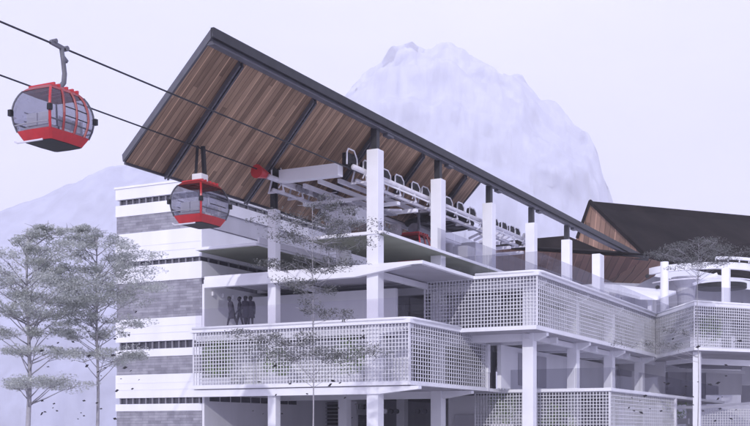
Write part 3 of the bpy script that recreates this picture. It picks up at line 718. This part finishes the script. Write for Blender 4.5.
# low folded timber soffit in front of the hall
LP = thing('lean_to_roof', (*rd(18, 102), GZ), 'low dark timber-lined lean-to roof seen from below beyond the columns', 'roof')
q = [onD(470, 248, 103), onD(567, 239.5, 103), onD(600, 253.5, 101), onD(648, 258.5, 98), onD(604, 282.5, 109), onD(560, 287, 113), onD(470, 287, 117)]
def fan(name, mt, par, pts, scale=1.0):
    m = MB()
    for i in range(1, len(pts) - 1):
        k = m.quad(pts[0], pts[i], pts[i + 1]); m.uv[k] = [((p - pts[0]).dot(Vector((sn, -cs, 0))) * scale + (p - pts[0]).z, p.z) for p in (pts[0], pts[i], pts[i + 1])]
    return m.build(name, mt, par)
fan('soffit_boards', WOODK, LP, q)
fan('roof_sheet', ROOFD, LP, [v + Vector((0, 0, .35)) for v in q])
fan('soffit_boards', WOODR, LP, [onD(604, 282.5, 109), onD(648, 258.5, 98), onD(662, 262, 98.5), onD(655, 276, 105), onD(640, 283.5, 109)])
part('eave_fascia', STEEL, LP, lambda m: [m.bar(q[i], q[i + 1], .3, .4) for i in range(3)])
part('lean_to_wall', LAV, LP, lambda m: m.bar(onD(470, 300, 119) , onD(640, 300, 112), .3, 3.0))
for px, D in ((500, 114), (600, 108.5)):
    p = onD(px, 285, D); part('lean_to_post', LAV, LP, lambda m: m.bar((p.x, p.y, GZ), (p.x, p.y, p.z + .2), .4))

# ------------------------------------------------------------------ people
def person(loc, face, label, lean=0.0, walk=.18, arm=.1, coat=True, H=1.72):
    t = thing('person', loc, label, 'person', 'people on the station')
    k = H / 1.72
    V = []; E = []; Rr = []
    def v(x, y, z, r, par=None):
        V.append((x * k, (y + lean * max(0, z - .9)) * k, z * k)); Rr.append(r * k); i = len(V) - 1
        if par is not None: E.append((par, i))
        return i
    pel = v(0, 0, .95, .15)
    ab = v(0, .0, 1.10, .135, pel); ch = v(0, 0, 1.30, .16, ab); nk = v(0, .0, 1.46, .07, ch); hd = v(0, .02, 1.56, .085, nk); hm = v(0, .03, 1.63, .10, hd); v(0, .01, 1.70, .08, hm)
    nose = v(0, .125, 1.605, .018, hm)
    for s in (-1, 1):
        v(s * .105, .01, 1.61, .018, hm)
        hp = v(s * .095, 0, .88, .10, pel); kn = v(s * .10, walk * s * .5, .49, .068, hp); an = v(s * .10, walk * s * .9 - .03, .09, .045, kn); v(s * .105, walk * s * .9 + .14, .035, .038, an)
        sh = v(s * .18, 0, 1.39, .075, ch); el = v(s * .235, -.03 - arm * s * .3, 1.12, .05, sh); wr = v(s * .24, .08 - arm * s, .88, .034, el)
        pm = v(s * .24, .11 - arm * s, .82, .036, wr)
        for j, (dy, ln_) in enumerate(((-.028, .075), (-.009, .09), (.01, .085), (.028, .065))):
            f = v(s * .242, .115 + dy - arm * s, .77, .011, pm); v(s * .236, .125 + dy - arm * s, .77 - ln_ * .6, .009, f)
        th_ = v(s * .22, .155 - arm * s, .80, .012, pm); v(s * .21, .17 - arm * s, .765, .010, th_)
    me = bpy.data.meshes.new('body'); me.from_pydata(V, E, []); me.materials.append(CLOTH)
    o = bpy.data.objects.new('body', me); COL.objects.link(o); o.parent = t
    sm = o.modifiers.new('skin', 'SKIN'); sm.use_smooth_shade = True
    lay = me.skin_vertices[0] if me.skin_vertices else None
    if lay is None:
        bm = bmesh.new(); bm.from_mesh(me); bm.verts.layers.skin.verify(); bm.to_mesh(me); bm.free(); lay = me.skin_vertices[0]
    for i, r in enumerate(Rr): lay.data[i].radius = (r, r)
    lay.data[0].use_root = True
    o.modifiers.new('sub', 'SUBSURF').levels = 1; o.modifiers['sub'].render_levels = 1
    def hair(m):
        n0 = 10
        for i in range(6):
            ph = i / 5 * math.pi * .55
            for j in range(n0):
                a = 2 * math.pi * j / n0; rr = .115 * math.sin(ph); m.v.append((rr * math.cos(a) * k, (rr * math.sin(a) + .0 + lean * .75) * k, (1.63 + .12 * math.cos(ph)) * k))
        for i in range(5):
            for j in range(n0): l = (j + 1) % n0; m.f.append((i * n0 + j, i * n0 + l, (i + 1) * n0 + l, (i + 1) * n0 + j))
    hm_ = MB(); hair(hm_); h = hm_.build('hair', BLACK, None, smooth=True); h.parent = t
    if coat:
        c = MB(); n0 = 14
        for z, rx, ry in ((1.42, .19, .12), (1.25, .205, .15), (1.0, .19, .15), (.75, .22, .18), (.55, .24, .20)):
            for j in range(n0): a = 2 * math.pi * j / n0; c.v.append((rx * math.cos(a) * k, (ry * math.sin(a) + lean * max(0, z - .9)) * k, z * k))
        for i in range(4):
            for j in range(n0): l = (j + 1) % n0; c.f.append((i * n0 + l, i * n0 + j, (i + 1) * n0 + j, (i + 1) * n0 + l))
        co = c.build('coat', CLOTH, None, smooth=True); co.parent = t
    t.rotation_euler = (0, 0, face)
    return t
for px, d, fc, lab, kw in ((232, .55, R(60), 'leftmost of the four dark figures on the balcony, in a wide coat', dict(lean=.22, walk=.3, arm=.16)),
                        (239.5, .75, R(40), 'slim dark figure in trousers, second from left on the balcony', dict(walk=.2, coat=False)),
                        (245.5, .6, R(-20), 'dark figure in a long coat, third from left on the balcony', dict(walk=.1, arm=.05)),
                        (250.5, .8, R(-60), 'rightmost of the four dark figures on the balcony, in a bulky coat', dict(lean=.05, walk=.1))):
    p = onX(px, 330, XF + d); person((XF + d, p.y, F2 + .002), fc, lab, **kw)
p = onD(742, 300, 92); person((p.x, p.y, F3 - .018), R(30), 'lone dark figure standing on the right terrace below the white ring', H=1.8)

# ------------------------------------------------------------------ vegetation
def leafblob(m, c, rx, ry, rz, n, size, rnd):
    for _ in range(n):
        while True:
            q = Vector((rnd.uniform(-1, 1), rnd.uniform(-1, 1), rnd.uniform(-1, 1)))
            if q.length < 1: break
        w_ = mnoise.noise(Vector((c[0] + q.x * rx, c[1] + q.y * ry, c[2] + q.z * rz)) * 1.9)
        if w_ < -.02 and rnd.random() < .9: continue
        p = Vector((c[0] + q.x * rx, c[1] + q.y * ry, c[2] + q.z * rz)); s = size * rnd.uniform(.6, 1.4)
        u = Vector((rnd.uniform(-1, 1), rnd.uniform(-1, 1), rnd.uniform(-.5, .5))).normalized(); v_ = u.cross(Vector((rnd.uniform(-.4, .4), rnd.uniform(-.4, .4), 1))).normalized()
        m.quad(p - u * s, p + v_ * s * .4, p + u * s, p - v_ * s * .4)
def make_tree(px, D, label, seed, lay, dens, rt, lm=None):
    """lay: (picture height, half width, sideways offset, thickness) of every foliage storey, in picture units at distance D"""
    rnd = random.Random(seed); p0 = onD(px, HY, D); base = Vector((p0.x, p0.y, GZ)); k = D / FPX
    t = thing('layered_tree', base, label, 'tree', 'pale layered trees')
    rt_ = Vector((sn, -cs, 0)); tr = MB(); cr = MB(); H = (HY - lay[-1][0]) * k - GZ
    def tp(z): return base + Vector((.05 * math.sin(z * .9 + seed), .05 * math.cos(z * .7), z))
    tr.tube([tp(H * i / 9) for i in range(10)], [rt * (1 - .085 * i) for i in range(10)], 8)
    for py, hw, off, thk in lay:
        z = (HY - py) * k - GZ; r = hw * k * 1.12; th_ = thk * k / 2
        nb = max(5, int(r * 4.5))
        for b in range(nb):
            a = 2 * math.pi * (b + rnd.random() * .9) / nb; L = r * rnd.uniform(.45, 1.1)
            e = tp(z) + rt_ * off * k * rnd.uniform(.7, 1.2) + Vector((math.cos(a) * L, math.sin(a) * L, rnd.uniform(-.5, .7) * th_))
            st_ = tp(max(.3, z - L * .5 - rnd.uniform(0, .4))); c = st_.lerp(e, .62) + Vector((0, 0, L * .06))
            tr.tube([st_, st_.lerp(c, .5) - Vector((0, 0, L * .02)), c, e], [rt * .26, rt * .2, rt * .12, .007], 5)
            for _ in range(4):
                q = c.lerp(e, rnd.uniform(-.3, .9)); d = Vector((rnd.uniform(-.6, .6), rnd.uniform(-.6, .6), rnd.uniform(.0, .25)))
                tr.tube([q - Vector((0, 0, .04)), q + d * .6, q + d], [.012, .009, .005], 4)
            rr = max(.35, L * .50)
            for cc, f in ((e, 1.0), (c.lerp(e, .45), .9), (e + Vector((rnd.uniform(-.6, .6), rnd.uniform(-.6, .6), rnd.uniform(-.3, .3))) * rr, .7)):
                leafblob(cr, cc, rr * f, rr * f, th_ * rnd.uniform(.5, 1.0) * f, int(560 * dens * rr * f), .055, rnd)
    tr.build('trunk', BARK, t, smooth=True); cr.build('crown', lm or LEAF, t)
FULL = [(381, 44, 14, 14), (352, 34, 12, 12), (331, 36, -6, 12), (312, 46, 4, 14), (296, 50, -8, 14), (278, 52, 6, 16), (262, 46, -4, 16), (247, 36, 8, 15), (235, 24, 16, 10), (228, 12, 24, 6)]
make_tree(28, 44, 'pale grey-green layered tree at the far left edge', 11, FULL, 1.05, .11)
make_tree(97, 46, 'pale grey-green layered tree whose crown touches the banded tower', 12, [(354, 40, 10, 14), (333, 30, -14, 10), (318, 36, 6, 10), (300, 44, -8, 14), (284, 48, 4, 15), (268, 44, 6, 14), (252, 36, 2, 14), (240, 26, -8, 10), (230, 14, -14, 6)], 1.0, .08)
make_tree(313, 46, 'sparse grey layered tree in front of the central balconies', 13, [(353, 52, -4, 16), (338, 34, -44, 12), (310, 22, 10, 22), (284, 34, -8, 18), (264, 40, -6, 10), (238, 44, 4, 16), (220, 42, 12, 14), (206, 22, 22, 10)], .5, .035, LEAF2)
make_tree(698, 70, 'sparse grey layered tree rising behind the slim column of the right wing', 14, [(347, 18, -56, 14), (330, 12, -30, 8), (262, 30, 10, 6), (254, 38, -4, 10), (246, 26, 0, 8), (240, 10, 6, 5)], .4, .04, LEAF2)
# planted boxes behind the lattices
def planter(x, y, z, L, h, label, ax='y'):
    t = thing('planter_shrub', (x, y, z), label, 'shrub', 'shrubs in planters')
    dx, dy = (.25, L / 2) if ax == 'y' else (L / 2, .25)
    part('planter_box', LAV, t, lambda m: m.box(x - dx, x + dx, y - dy, y + dy, z, z + .45), bevel=.02)
    m = MB(); rnd = random.Random(int(x * 10 + y * 7)); 
    leafblob(m, (x, y, z + .45 + h / 2), dx + .25, dy + .15, h / 2 + .1, 2000, .085, rnd); m.build('foliage', GREEN, t)
for px, L, h, lab in ((218, 1.9, 2.1, 'green shrub behind the lower lattice, nearest the stone tower'), (277, 1.7, 1.5, 'low green shrub behind the lower lattice, left of the tall front column'), (350, 1.6, 2.0, 'green shrub behind the lower lattice just left of the tall front column')):
    planter(XF + .62, YatX(px, XF + .62), F1 + .003, L, h, lab)
for px, X, z, L, h, lab in ((503, 65.35, F1 - 2.6, 1.6, 2.35, 'green shrub spilling over the ground lattice beside its corner pipe'), (556, 65.4, GZ, 2.2, 3.0, 'green shrub behind the ground lattice right of the tall white column')):
    planter(X, YatX(px, X), GZ if z == GZ else .0, L, h, lab)
p = onD(709, 340, 78.2); planter(p.x, p.y, F2 - .09, 1.6, 1.9, 'green shrub behind the right wing lattice, beside a white panel')
p = onD(676, 395, 90); planter(p.x, p.y, .6, 2.0, 1.5, 'green shrub below the right wing, left of the slim column')
# dark leaves drifting off the trees
LF = [(136, 312), (123, 323.5), (122, 332.5), (129, 335), (101.5, 317.5), (89, 331.5), (76, 311), (99, 337), (73, 342), (58, 343), (57.5, 352), (41.5, 351), (62, 348), (115, 339), (129, 346), (140, 346), (113, 355.5), (120, 353),
      (96, 349), (89, 356), (87, 366), (105, 368), (98, 372), (101, 376), (125, 368), (131, 371), (121, 379), (139, 380), (132.5, 389), (117, 391), (42, 401), (54, 404), (53, 408), (57, 411), (45, 412), (42, 414), (84, 401), (97, 403), (101, 409), (81, 413), (78, 419), (84, 416), (115, 419), (48, 367),
      (275, 366), (277, 371), (259, 382), (290, 384), (330, 385), (333, 381), (349, 341), (363, 331), (363, 337), (349, 365), (349, 375), (340, 383), (307, 394), (276, 395), (253, 411), (263, 414), (345, 398), (352, 418), (338, 408), (282, 414), (357, 404),
      (632, 398), (640, 401), (634, 411), (641, 413), (650, 409), (661, 411), (664.5, 383), (668, 384), (686, 386.5), (684, 395), (693, 397), (698, 382), (710, 385), (718, 383), (726, 376), (726, 365), (718, 399), (720, 409), (715, 421), (731, 419), (736, 410), (673, 339), (698, 347), (734, 342), (740, 341), (693, 405), (703, 411), (722, 397), (629, 408), (645, 396)]
def leafmesh():
    m = MB(); a, b, c, d = Vector((-.5, 0, 0)), Vector((.1, .27, .1)), Vector((.5, .05, 0)), Vector((-.08, -.24, .04)); e = Vector((0, 0, -.03))
    for s in (0, .03):
        o = Vector((0, 0, s)); 
        m.quad(a + o, e + o, b + o); m.quad(e + o, c + o, b + o); m.quad(a + o, d + o, e + o); m.quad(d + o, c + o, e + o)
    return m
l0 = leafmesh().build('drifting_leaf', DLEAF); tag(l0, 'small dark leaf drifting in the air near a pale tree', 'leaf', 'dark leaves drifting in the air')
for i, (px, py) in enumerate(LF):
    o = l0 if i == 0 else l0.copy()
    if i: COL.objects.link(o)
    D = random.uniform(42, 45) if px < 200 else (random.uniform(42, 47) if px < 400 else random.uniform(58, 66))
    o.location = onD(px, py, D); s = random.choice((.6, .9, 1.1, 1.5)) * 3.7 * D / FPX; o.scale = (s, s, s)
    o.rotation_euler = (random.uniform(.8, 2), random.uniform(-.6, .6), YAW - R(90) + random.uniform(-.6, .6))

# ------------------------------------------------------------------ haze
hz = MB(); hz.box(-3700, 3700, -3700, 3700, GZ - 1.5, 1180)
hm = bpy.data.materials.new('haze_air'); hm.use_nodes = True; n = hm.node_tree.nodes; n.remove(n['Principled BSDF'])
pv = n.new('ShaderNodeVolumePrincipled'); pv.inputs['Density'].default_value = .00042; pv.inputs['Color'].default_value = (.94, .93, 1, 1); pv.inputs['Anisotropy'].default_value = .0
hm.node_tree.links.new(pv.outputs[0], n['Material Output'].inputs['Volume'])
hob = hz.build('haze', hm); tag(hob, kind='stuff')
